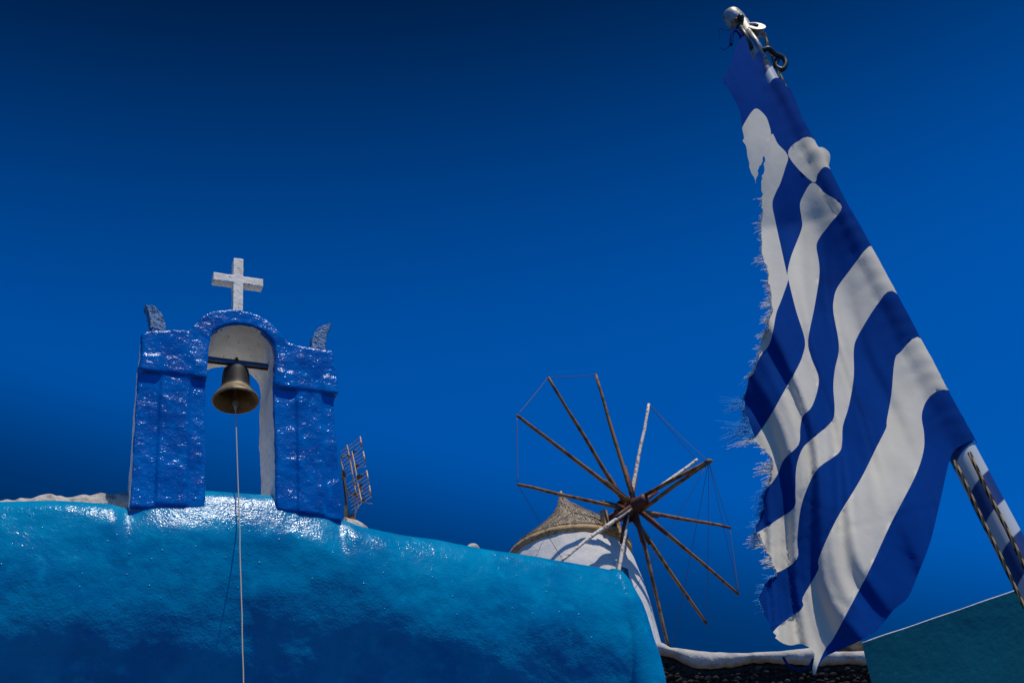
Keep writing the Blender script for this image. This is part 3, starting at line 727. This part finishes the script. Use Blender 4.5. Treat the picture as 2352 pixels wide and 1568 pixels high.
    for i, j in ((10, 11), (11, 0), (0, 1), (4, 5), (2, 3)): wire(tips[i], tips[j], 0.03)
    for i in (2, 3, 4, 5, 6, 7, 8): wire(tip, tips[i], 0.05, 0.008)
    wire(tips[10], A + Vector((0.2, -2.3, -2.4)), 0.05, 0.008)
    # window under the axle
    wd = NN.copy(); cpos = A + wd * 2.10 - ZU * 1.75 - E1 * 0.12
    bm = bmesh.new(); box(bm, cpos + wd * .18, E1 * 0.26, wd * 0.12, ZU * 0.36); bevel(bm, .012); wf = obj('window_frame', bm, M['millwhite'], root, False)
    bm = bmesh.new(); box(bm, cpos + wd * .265 - ZU * .04, E1 * 0.19, wd * 0.04, ZU * 0.27); obj('pane', bm, M['glass'], wf, False)
make_mill()

# ------------------------------------------------------------------ rubble wall below the mill
def make_rubble():
    P0 = Vector((7, 38.5, 0)); n = Vector((0, -1, 0))
    top = [(1380, 1470), (1514, 1476.6), (1526, 1483), (1540, 1492), (1590, 1497), (1638, 1503), (1717, 1505), (1791, 1501), (1865, 1491), (1900, 1497), (1922, 1501.5), (1979, 1498), (2120, 1500)]
    bot = [(1380, 1510), (1514, 1512), (1544, 1518), (1570, 1532), (1594, 1542), (1630, 1543), (1671, 1540), (1714, 1531), (1758, 1529), (1824, 1533), (1885, 1535.5), (1944, 1531), (1988, 1533), (2120, 1535)]
    xs = [1380 + i * 4 for i in range(186)]
    def ip(c, x):
        for (a, ya), (b, yb) in zip(c, c[1:]):
            if a <= x <= b: return ya + (yb - ya) * (x - a) / (b - a)
        return c[-1][1]
    c0 = at(1750, 1560, P0, n)
    root = empty('rubble_wall', (c0.x, c0.y, c0.z - 2.5), 'low dark rubble retaining wall with thick white plaster coping below the windmill', 'wall')
    vs_ = []; fs = []; sec = 14
    for x in xs:
        a = at(x, ip(top, x), P0, n); b = at(x, ip(bot, x) + 3 * noise.noise(Vector((x * .06, 0, 0))), P0, n)
        h = a.z - b.z
        for k in range(sec):
            u = k / (sec - 1)
            y = 0.8 - 1.0 * min(1, u / 0.35) if u < 0.35 else -0.20 - 0.10 * math.sin((u - .35) / .65 * math.pi)
            z = a.z - 0.06 * (1 - min(1, u / .3)) - (h * ((u - .35) / .65) if u > .35 else 0) - (0.06 * (u / .35) ** 3 if u < .35 else 0.06 * (1 - (u - .35) / .65))
            if u >= 1: y += 0.12
            q = Vector((a.x, P0.y + y, z + 0.05)); q += Vector((0, -1, 0.12)) * 0.045 * noise.noise(q * 1.3) + Vector((0, -1, 0)) * 0.018 * noise.noise(q * 5)
            vs_.append(q)
    m_ = len(xs)
    fs = [(i * sec + k, i * sec + k + 1, (i + 1) * sec + k + 1, (i + 1) * sec + k) for i in range(m_ - 1) for k in range(sec - 1)]
    obj('coping', mesh('coping', vs_, fs), M['plaster'], root)
    cv = []
    for x in xs:
        p = at(x, ip(bot, x) - 10, P0, n)
        cv += [Vector((p.x, P0.y + 0.02, p.z)), Vector((p.x, P0.y + 0.02, p.z - 5)), Vector((p.x, P0.y + 0.7, p.z)), Vector((p.x, P0.y + 0.7, p.z - 5))]
    cf = []
    for i in range(len(xs) - 1):
        k = i * 4; cf += [(k, k + 1, k + 5, k + 4), (k + 2, k + 6, k + 7, k + 3), (k, k + 4, k + 6, k + 2)]
    obj('core', mesh('core', cv, cf), M['rock'], root, False)
    # stones
    rng = random.Random(3); shapes = []
    for k in range(7):
        bm = bmesh.new(); bmesh.ops.create_icosphere(bm, subdivisions=2, radius=1)
        for v in bm.verts:
            v.co = Vector((v.co.x * rng.uniform(1, 1.25), v.co.y * .8, v.co.z * rng.uniform(.7, .78)))
            v.co *= 1 + 0.38 * noise.noise(v.co * 1.3 + Vector((k * 9, 0, 0)))
        me = bpy.data.meshes.new('stone'); bm.to_mesh(me); bm.free(); me.materials.append(M['rockl'] if k == 6 else M['rock']); shapes.append(me)
    x = 1500
    while x < 2050:
        w = rng.uniform(8, 17)
        y = ip(bot, x) + 3
        while y < 1590:
            hh = rng.uniform(6, 12)
            p = at(x + rng.uniform(-4, 4), y + hh * .5, P0, n)
            o = bpy.data.objects.new('stone', shapes[rng.choice([0, 1, 2, 3, 4, 5, 6, 0, 1, 2])]); COL.objects.link(o)
            o.parent = root
            o.location = p - Vector(root.location) + Vector((0, rng.uniform(-.14, .02), 0))
            s = w * 0.0072 * 1.0
            o.scale = (s, s * .9, hh * .0085); o.rotation_euler = (rng.uniform(-.4, .4), rng.uniform(-.5, .5), rng.uniform(-.6, .6))
            y += hh
        x += w
    # dark boulder behind the coping at its right end
    bm = bmesh.new(); bmesh.ops.create_icosphere(bm, subdivisions=4, radius=1)
    for v in bm.verts:
        v.co = Vector((v.co.x * 0.75, v.co.y * .5, v.co.z * .42)); v.co *= 1 + 0.35 * noise.noise(v.co * 2.4) + 0.15 * noise.noise(v.co * 6)
    p = at(1975, 1506, P0 + Vector((0, 1.3, 0)), n)
    me = bpy.data.meshes.new('boulder'); bm.to_mesh(me); bm.free()
    o = obj('boulder', me, M['rock']); o.location = p
    props(o, 'dark rough boulder behind the right end of the white plaster coping', 'boulder')
make_rubble()

# ------------------------------------------------------------------ teal house at the right
def make_teal():
    C0 = CAM + ray(1977, 1466) * 9.0
    yw = R(-31); t = Vector((math.cos(yw), math.sin(yw), 0)); n = Vector((math.sin(yw), -math.cos(yw), 0))
    root = empty('teal_house', (C0.x, C0.y, 0), 'plain teal plastered house wall with sunlight painted as a thin white top edge in the lower right', 'house')
    H = C0.z; Lw = 5.0; Dp = 4.0
    vs_ = []; fs = []
    nx, nz = 120, 90
    for i in range(nx + 1):
        for j in range(nz + 1):
            z = H - 0.03 - (H - 0.03) * (j / nz) ** 1.4
            q = C0 + t * (Lw * i / nx); q = Vector((q.x, q.y, z))
            q += n * (0.03 * noise.noise(q * .8) + 0.008 * noise.noise(q * 3)) * (1 if i else 0) * smooth01(0.02, 0.9, H - z)
            vs_.append(q)
    fs = [(i * (nz + 1) + j, i * (nz + 1) + j + 1, (i + 1) * (nz + 1) + j + 1, (i + 1) * (nz + 1) + j) for i in range(nx) for j in range(nz)]
    b = len(vs_)
    # left return, back and roof
    P = [C0.copy(), C0 + t * Lw, C0 + t * Lw - n * Dp, C0 - n * Dp]
    for p in P: vs_ += [Vector((p.x, p.y, H - 0.03)), Vector((p.x, p.y, 0))]
    fs += [(b, b + 1, b + 7, b + 6), (b + 6, b + 7, b + 5, b + 4), (b + 4, b + 5, b + 3, b + 2), (b, b + 6, b + 4, b + 2)]
    obj('wall', mesh('wall', vs_, fs), M['teal'], root)
    bm = bmesh.new()
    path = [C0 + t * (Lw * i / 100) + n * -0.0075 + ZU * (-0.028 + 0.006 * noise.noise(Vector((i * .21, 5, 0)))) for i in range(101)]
    tube('sunlit_edge', path, 0.0065, M['lime'], root, 6)  # white strip stands for sunlight catching the wall's top edge
make_teal()

# ------------------------------------------------------------------ flagpole, flag, halyards
FD = 3.2
FP = CAM + Vector((0, FD, 0)); FN = Vector((0, -1, 0))
fl = lambda x, y, off=0.0: at(x, y, FP + FN * off, FN)
PA, PB = fl(1703, 56), fl(2392, 1390)
PDIR = (PB - PA).normalized()
PLEN = (PB - PA).length
def prad(p):
    k = (p - PA).dot(PDIR) / PLEN
    return 0.0215 + 0.0165 * k
def make_pole():
    low = PA + PDIR * (PA.z / -PDIR.z)
    root = empty('flagpole', low, 'leaning flagpole painted in blue and white spiral bands with a metal cap', 'flagpole')
    k = 60
    path = [low.lerp(PA, i / k) for i in range(k + 1)]
    tube('pole', path, [prad(p) for p in path], M['pole'], root, 24)
    top_end = PA - PDIR * 0.0
    tube('top_sleeve', [PA + PDIR * 0.20, PA + PDIR * .1, PA - PDIR * 0.005], [prad(PA) + .002] * 3, M['steel'], root, 20)
    cc = fl(1684, 40)
    ax = (-PDIR + Vector((-.35, -.1, 0))).normalized()
    cap = [(0.021, -0.036), (0.026, -0.026), (0.0275, -0.008), (0.026, 0.010), (0.020, 0.021), (0.010, 0.026), (0.001, 0.027)]
    o = lathe('cap', [(v.x, v.y) for v in catmull(cap, 4)], cc, M['steel'], root, 28, axis=ax, wob=0.006)
    bolt = fl(1701, 42, 0.028)
    tube('bolt', [bolt - FN * .02, bolt + FN * .005, bolt + FN * .012], [0.0105, 0.0105, 0.007], M['darksteel'], root, 6)
    tube('nut', [fl(1689, 47, .026), fl(1694, 45, .03)], 0.0075, M['rust'], root, 6)
    # pulley
    pc = fl(1736, 64, 0.01); pax = (-ray(1736, 64).normalized() * 0.48 + UP * 0.86 + RI * 0.12).normalized()
    pc2 = pc
    pu = lathe('pulley', [(0.001, 0.006), (0.028, 0.006), (0.0285, 0.002), (0.025, -0.002), (0.025, -0.016), (0.0285, -0.019), (0.0285, -0.023), (0.001, -0.023)], pc2, M['steel'], root, 28, axis=pax)
    pu.data.polygons.foreach_set('use_smooth', [False] * len(pu.data.polygons))
    lathe('pulley_pin', [(0.007, 0.0), (0.007, 0.010), (0.004, 0.012), (0.0005, 0.012)], pc2, M['darksteel'], pu, 12, axis=pax)
    tube('pulley_strap', [fl(1700, 50, .015), fl(1716, 56, .012), pc2 + pax * .008], 0.006, M['steel'], root, 8)
    tube('bracket', [fl(1698, 62, .02), fl(1712, 84, .022), fl(1725, 112, .022)], [0.012, 0.011, 0.008], M['darksteel'], root, 8)
    tube('bracket', [fl(1718, 70, .02), fl(1738, 96, .024), fl(1752, 128, .024)], [0.008, 0.008, 0.006], M['steel'], root, 8)
    return root
pole_root = make_pole()

def make_ropes():
    # halyard from the pulley down inside the sleeve, and two runs below the flag
    o = tube('halyard', catmull([fl(1757, 78, .0), fl(1760, 92, .0), fl(1764, 108, .0), fl(1776, 138, .0), fl(1798, 186, .0), fl(1812, 214, -.01)], 8), 0.0042, M['halyard'], None, 8)
    props(o, 'short black and tan halyard running from the pulley into the flag sleeve', 'rope')
    k1 = catmull([fl(1752, 116, .02), fl(1766, 112, .02), fl(1780, 124, .01), fl(1800, 134, .0), fl(1805, 148, .0), fl(1796, 160, .0), fl(1782, 152, .0), fl(1786, 136, .0)], 6)
    o = tube('cord_knot', k1, 0.0078, M['darksteel'], None, 8); props(o, 'dark knotted cord loop beside the flagpole below the pulley', 'cord')
    a = [fl(2192, 1058, .045), fl(2236, 1150, .047), fl(2290, 1262, .05), fl(2350, 1386, .052)]
    d = (a[-1] - a[0]).normalized(); low = a[-1] + d * ((a[-1].z - 0.9) / -d.z)
    o = tube('halyard', [a[0].lerp(low, i / 60) + FN * .002 * math.sin(i * 1.3) for i in range(61)], 0.0046, M['halyard'], None, 8)
    props(o, group='halyards hanging below the flag'); props(o, 'left of the two black and tan halyards hanging along the banded pole', 'rope')
    a = [fl(2226, 1040, .05), fl(2268, 1126, .05), fl(2330, 1252, .052), fl(2420, 1436, .055)]
    d = (a[-1] - a[0]).normalized(); low = a[-1] + d * ((a[-1].z - 0.9) / -d.z)
    o = tube('halyard', [a[0].lerp(low, i / 60) + FN * .002 * math.sin(i * 1.1 + 2) for i in range(61)], 0.0050, M['halyard'], None, 8)
    props(o, group='halyards hanging below the flag'); props(o, 'right of the two black and tan halyards hanging along the banded pole', 'rope')
make_ropes()

def make_flag():
    OUT = [(1710, 97), (1700, 104), (1693, 111), (1680, 142), (1665, 177), (1658, 184), (1676, 212), (1698, 253), (1703, 281), (1706, 304), (1710, 333), (1724, 385), (1736, 422), (1741, 391), (1750, 372), (1757, 358),
           (1754, 385), (1752, 410), (1750, 445), (1750, 482), (1748, 536), (1753, 592), (1763, 622), (1766, 659), (1773, 694), (1768, 720), (1762, 756), (1748, 785), (1740, 823), (1724, 858), (1713, 900), (1706, 931), (1718, 972), (1732, 1007),
           (1752, 1028), (1770, 1049), (1775, 1068), (1768, 1111), (1754, 1130), (1751, 1167), (1733, 1218), (1740, 1226), (1761, 1267), (1783, 1313), (1761, 1335), (1740, 1375), (1758, 1415), (1777, 1451), (1791, 1472), (1815, 1481),
           (1842, 1478), (1868, 1494), (1870, 1512), (1866, 1534), (1871, 1548), (1881, 1528), (1895, 1508), (1914, 1498), (1966, 1475), (2014, 1447), (2052, 1400), (2085, 1372), (2108, 1319), (2137, 1243), (2160, 1148), (2181, 1058),
           (2208, 1040), (2238, 1022), (2241, 1030 - 16), (2214, 962), (2179, 897), (2147, 845), (2113, 788), (2086, 733), (2058, 681), (2032, 630), (2006, 580), (1975, 530), (1944, 480), (1923, 438), (1906, 400), (1903, 385), (1907, 362), (1903, 348), (1890, 338), (1871, 333),
           (1850, 285), (1832, 245), (1817, 208), (1797, 194), (1776, 198), (1765, 206), (1757, 190), (1752, 160), (1750, 138), (1738, 137), (1733, 146), (1728, 152), (1721, 130), (1716, 105)]
    WH = [[(1734, 254), (1713, 278), (1702, 304), (1704, 335), (1716, 385), (1736, 430), (1743, 391), (1758, 357), (1770, 318), (1765, 290), (1755, 270)],
          [(1772, 313), (1786, 337), (1808.5, 366), (1803, 391), (1791, 425), (1783, 440), (1774, 467), (1780, 504), (1794, 568), (1807, 627), (1810.5, 638), (1807.5, 653), (1794, 691), (1783, 720), (1774, 767), (1765, 794), (1745, 820), (1724, 864), (1690, 840), (1700, 600), (1730, 450), (1750, 380), (1760, 350)],
          [(1809.5, 366), (1833, 339), (1871, 331), (1900, 338), (1915, 355), (1912, 400), (1906, 399), (1890, 402), (1876, 416), (1864.5, 431)],
          [(1864.7, 432.5), (1897, 463), (1930.5, 495), (1903, 527), (1884, 547), (1875, 567), (1881, 603), (1881.5, 638), (1870, 709), (1856, 782), (1864, 823), (1881, 872), (1866, 931), (1844, 955), (1838, 983), (1834, 1021), (1801, 1054), (1787, 1087), (1768, 1113),
           (1745, 1120), (1755, 1068), (1745, 1040), (1720, 1010), (1734, 1006), (1772, 950), (1796, 907), (1831, 845), (1844, 814), (1848.6, 779), (1829, 715), (1812, 647), (1809, 625), (1818, 586), (1841, 527), (1841, 504), (1837, 474), (1844, 455)],
          [(2006, 579), (2035, 634), (2062, 679), (2034, 690), (1999, 729), (1970, 773), (1961, 803), (1961, 864), (1950, 931), (1936, 978), (1934, 1016), (1926, 1040), (1881, 1073), (1858, 1111), (1839, 1167), (1831, 1238), (1830, 1283), (1782, 1315), (1760, 1300), (1740, 1250), (1720, 1228), (1740, 1222), (1785, 1193), (1824, 1165), (1827, 1129), (1829, 1073), (1843, 1030), (1867, 1006), (1909, 969), (1917, 940), (1914, 888), (1918, 846), (1926, 811), (1925, 776), (1914.5, 720), (1914.5, 691), (1923, 662), (1950, 630), (1985, 592), (1994, 581)],
          [(2116, 786), (2150, 842), (2184, 896), (2132, 926), (2118, 947), (2115, 969), (2121, 1002), (2120, 1040), (2101, 1096), (2047, 1200), (1999, 1304), (1952, 1394), (1914, 1465), (1896, 1489), (1877, 1531), (1873, 1552), (1855, 1540), (1860, 1505), (1838, 1490), (1800, 1490), (1775, 1451), (1841, 1397), (1844, 1371), (1879, 1309), (1881, 1281), (1919, 1196), (1976, 1101), (2014, 1025), (2035, 983), (2037, 964), (2047, 907), (2053, 836), (2067, 820)]]
    rnd = random.Random(5)
    def toplane(p): q = fl(p[0], p[1]); return Vector((q.x, q.z))
    out2 = [Vector((v.x, v.y)) for v in catmull(OUT, 4, True)]
    # ragged left edge
    for i, v in enumerate(out2):
        if 300 < v.y < 1470 and v.x < 1790: out2[i] = v + Vector((rnd.uniform(-3, 3), rnd.uniform(-2, 2)))
    wh2 = [[Vector((v.x, v.y)) for v in catmull(w, 4, True)] for w in WH]
    def inside(p, poly):
        c = False; j = len(poly) - 1
        for i in range(len(poly)):
            a, b = poly[i], poly[j]
            if (a.y > p.y) != (b.y > p.y) and p.x < (b.x - a.x) * (p.y - a.y) / (b.y - a.y) + a.x: c = not c
            j = i
        return c
    verts = []; edges = []
    def addloop(l):
        b = len(verts); verts.extend(l); edges.extend((b + i, b + (i + 1) % len(l)) for i in range(len(l)))
    addloop(out2)
    for w in wh2: addloop(w)
    sp = 9.0; y = 90.0; row = 0
    while y < 1555:
        x = 1650.0 + (sp / 2 if row % 2 else 0)
        while x < 2250:
            p = Vector((x + rnd.uniform(-1, 1), y + rnd.uniform(-1, 1)))
            if inside(p, out2): verts.append(p)
            x += sp
        y += sp * .87; row += 1
    V, Ed, Fa, *_ = delaunay_2d_cdt(verts, edges, [], 0, 1e-4)
    faces = []; mi = []
    for f_ in Fa:
        c = (V[f_[0]] + V[f_[1]] + V[f_[2]]) / 3
        if inside(c, out2):
            faces.append(tuple(f_)); mi.append(1 if any(inside(c, w) for w in wh2) else 0)
    def fold(p):                                       # metres towards the viewer
        q = fl(p.x, p.y)
        k = (q - PA).dot(PDIR); foot = PA + PDIR * k
        u = foot.x - q.x; dd = (q - foot).length * (1 if u > 0 else -1)   # distance left of the pole axis
        rs = prad(foot) + 0.006
        wrap = math.sqrt(max(0, rs * rs - dd * dd)) if abs(dd) < rs else 0.0
        away = smooth01(0.0, 0.16, dd)
        ph = (p.x - 0.24 * (p.y - 400) - 1772) / 74.0
        wv = noise.noise(Vector((p.x * .004, p.y * .0022, 2))) * 1.1
        fs_ = 2 * math.pi * (ph + wv)
        small = 0.013 * (math.sin(fs_) + 0.4 * math.sin(2 * fs_ + 0.6)) * smooth01(0.05, 0.17, dd)
        big = 0.062 * math.sin(2 * math.pi * ((p.x - 0.30 * (p.y - 400)) / 330.0 + 0.15)) * away
        belly = 0.05 * away * math.exp(-((p.x - 2020) / 110.0) ** 2 - ((p.y - 1190) / 190.0) ** 2)
        cr = lambda v, w: -0.0018 * math.exp(-(v / w) ** 2)
        wr = 0.0022 * noise.noise(Vector((p.x * .018, p.y * .012, 0))) + cr(p.y - .55 * p.x - 130, 5) + cr(p.y + .25 * p.x - 1700, 5) + cr(p.y - .55 * p.x - 320, 5)
        # gathers across the sleeve
        g = 0.0009 * math.sin(p.y * .16 + p.x * .05 + 2 * noise.noise(Vector((p.x * .02, p.y * .02, 1)))) * (1 - smooth01(0.02, 0.09, dd)) * smooth01(-.3, .3, noise.noise(Vector((p.y * .01, 0, 3))) + .1)
        rest = 0.030 * (1 - away)
        sun_tilt = 0.30 * max(0.0, dd - 0.03) + 0.20 * smooth01(0.0, 0.2, dd) * max(0.0, 4.15 - q.z) + 0.30 * smooth01(0.0, 0.15, dd) * max(0.0, q.z - 4.15)  # cloth tilted to brighten the lower flag and shade its top
        puff = 0.007 * math.exp(-((p.x - 1880) / 26.0) ** 2 - ((p.y - 362) / 22.0) ** 2)
        return max(wrap, rest * smooth01(-.01, .03, dd)) * (1 - away) + (g + wr) * (1 - away), small + big + sun_tilt + belly + wr * away + puff + 0.016 * away
    vs_ = []
    for p in V:
        wy, ry = fold(p); vs_.append(fl(p.x, p.y, ry) + FN * wy)
    base = fl(2010, 800)
    root = empty('flag', base, 'worn blue and white striped flag drooping from the leaning pole, its fly edge frayed', 'flag')
    me = mesh('cloth', vs_, faces)
    me.materials.append(M['flagb']); me.materials.append(M['flagw'])
    me.polygons.foreach_set('material_index', mi)
    obj('cloth', me, M['flagb'], root)
    # frayed threads on the fly edge
    for colr, mname in ((0, 'flagb'), (1, 'flagw')):
        tv = []; tf = []
        for i in range(len(out2)):
            a, b = out2[i], out2[(i + 1) % len(out2)]
            if not (a.x < 1800 and 450 < a.y < 1400): continue
            white = any(inside(a + Vector((4, 0)), w) for w in wh2)
            if white != bool(colr): continue
            dens = 2.6 if 900 < a.y < 1010 else 1.5 if (640 < a.y < 770 or 1050 < a.y < 1330) else 0.6
            ln_max = 52 if 900 < a.y < 1010 else 26 if 1060 < a.y < 1330 else 17
            for k in range(max(1, int((b - a).length * dens))):
                p = a.lerp(b, rnd.random()); ln = rnd.uniform(.15, 1) ** 1.5 * 1.5 * ln_max * max(.15, min(1.3, .7 + 1.3 * noise.noise(Vector((p.x * .05, p.y * .05, 9)))))
                an = rnd.gauss(0.05, .22)
                pts = []
                for s in range(5):
                    e = p + Vector((-math.cos(an) * ln * s / 4 + 2, math.sin(an) * ln * s / 4 + 0.5 * math.sin(s * 1.7 + k)))
                    e += Vector((rnd.uniform(-.4, .4), rnd.uniform(-.4, .4))) + Vector((0, .35 * s * s)) * (ln / 46)
                    pts.append(fl(e.x, e.y, sum(fold(p)) + 0.004 + rnd.uniform(-.003, .003) * s))
                v, f_, _ = tube_data(pts, [0.0007, .0007, .0006, .0005, .0003], 3, 0, False)
                n0 = len(tv); tv += v; tf += [tuple(n0 + z for z in q) for q in f_]
        props(obj('frayed_threads', mesh('frayed_threads', tv, tf), M['threadw' if colr else 'threadb'], root), kind='stuff')
    tube('loose_strip', catmull([fl(1799, 1508, .03), fl(1812, 1528, .03), fl(1838, 1537, .03), fl(1858, 1530, .03), fl(1868, 1512, .03)], 6), 0.0030, M['flagb'], root, 6)
    tube('loose_thread', catmull([fl(1690, 66, .02), fl(1668, 70, .02), fl(1655, 66, .02), fl(1650, 70, .02)], 5), 0.0012, M['flagb'], root, 4)
    tube('loose_thread', catmull([fl(1652, 68, .02), fl(1654, 84, .02), fl(1651, 90, .02)], 5), 0.0011, M['flagb'], root, 4)
    tube('loose_thread', catmull([fl(1676, 96, .02), fl(1674, 108, .02), fl(1662, 115, .02), fl(1654, 108, .02)], 5), 0.0011, M['flagb'], root, 4)
    tube('tie_cord', catmull([fl(1706, 98, .02), fl(1700, 80, .03), fl(1690, 70, .03), fl(1682, 78, .03), fl(1679, 104, .03)], 6), 0.0052, M['flagb'], root, 6)
make_flag()
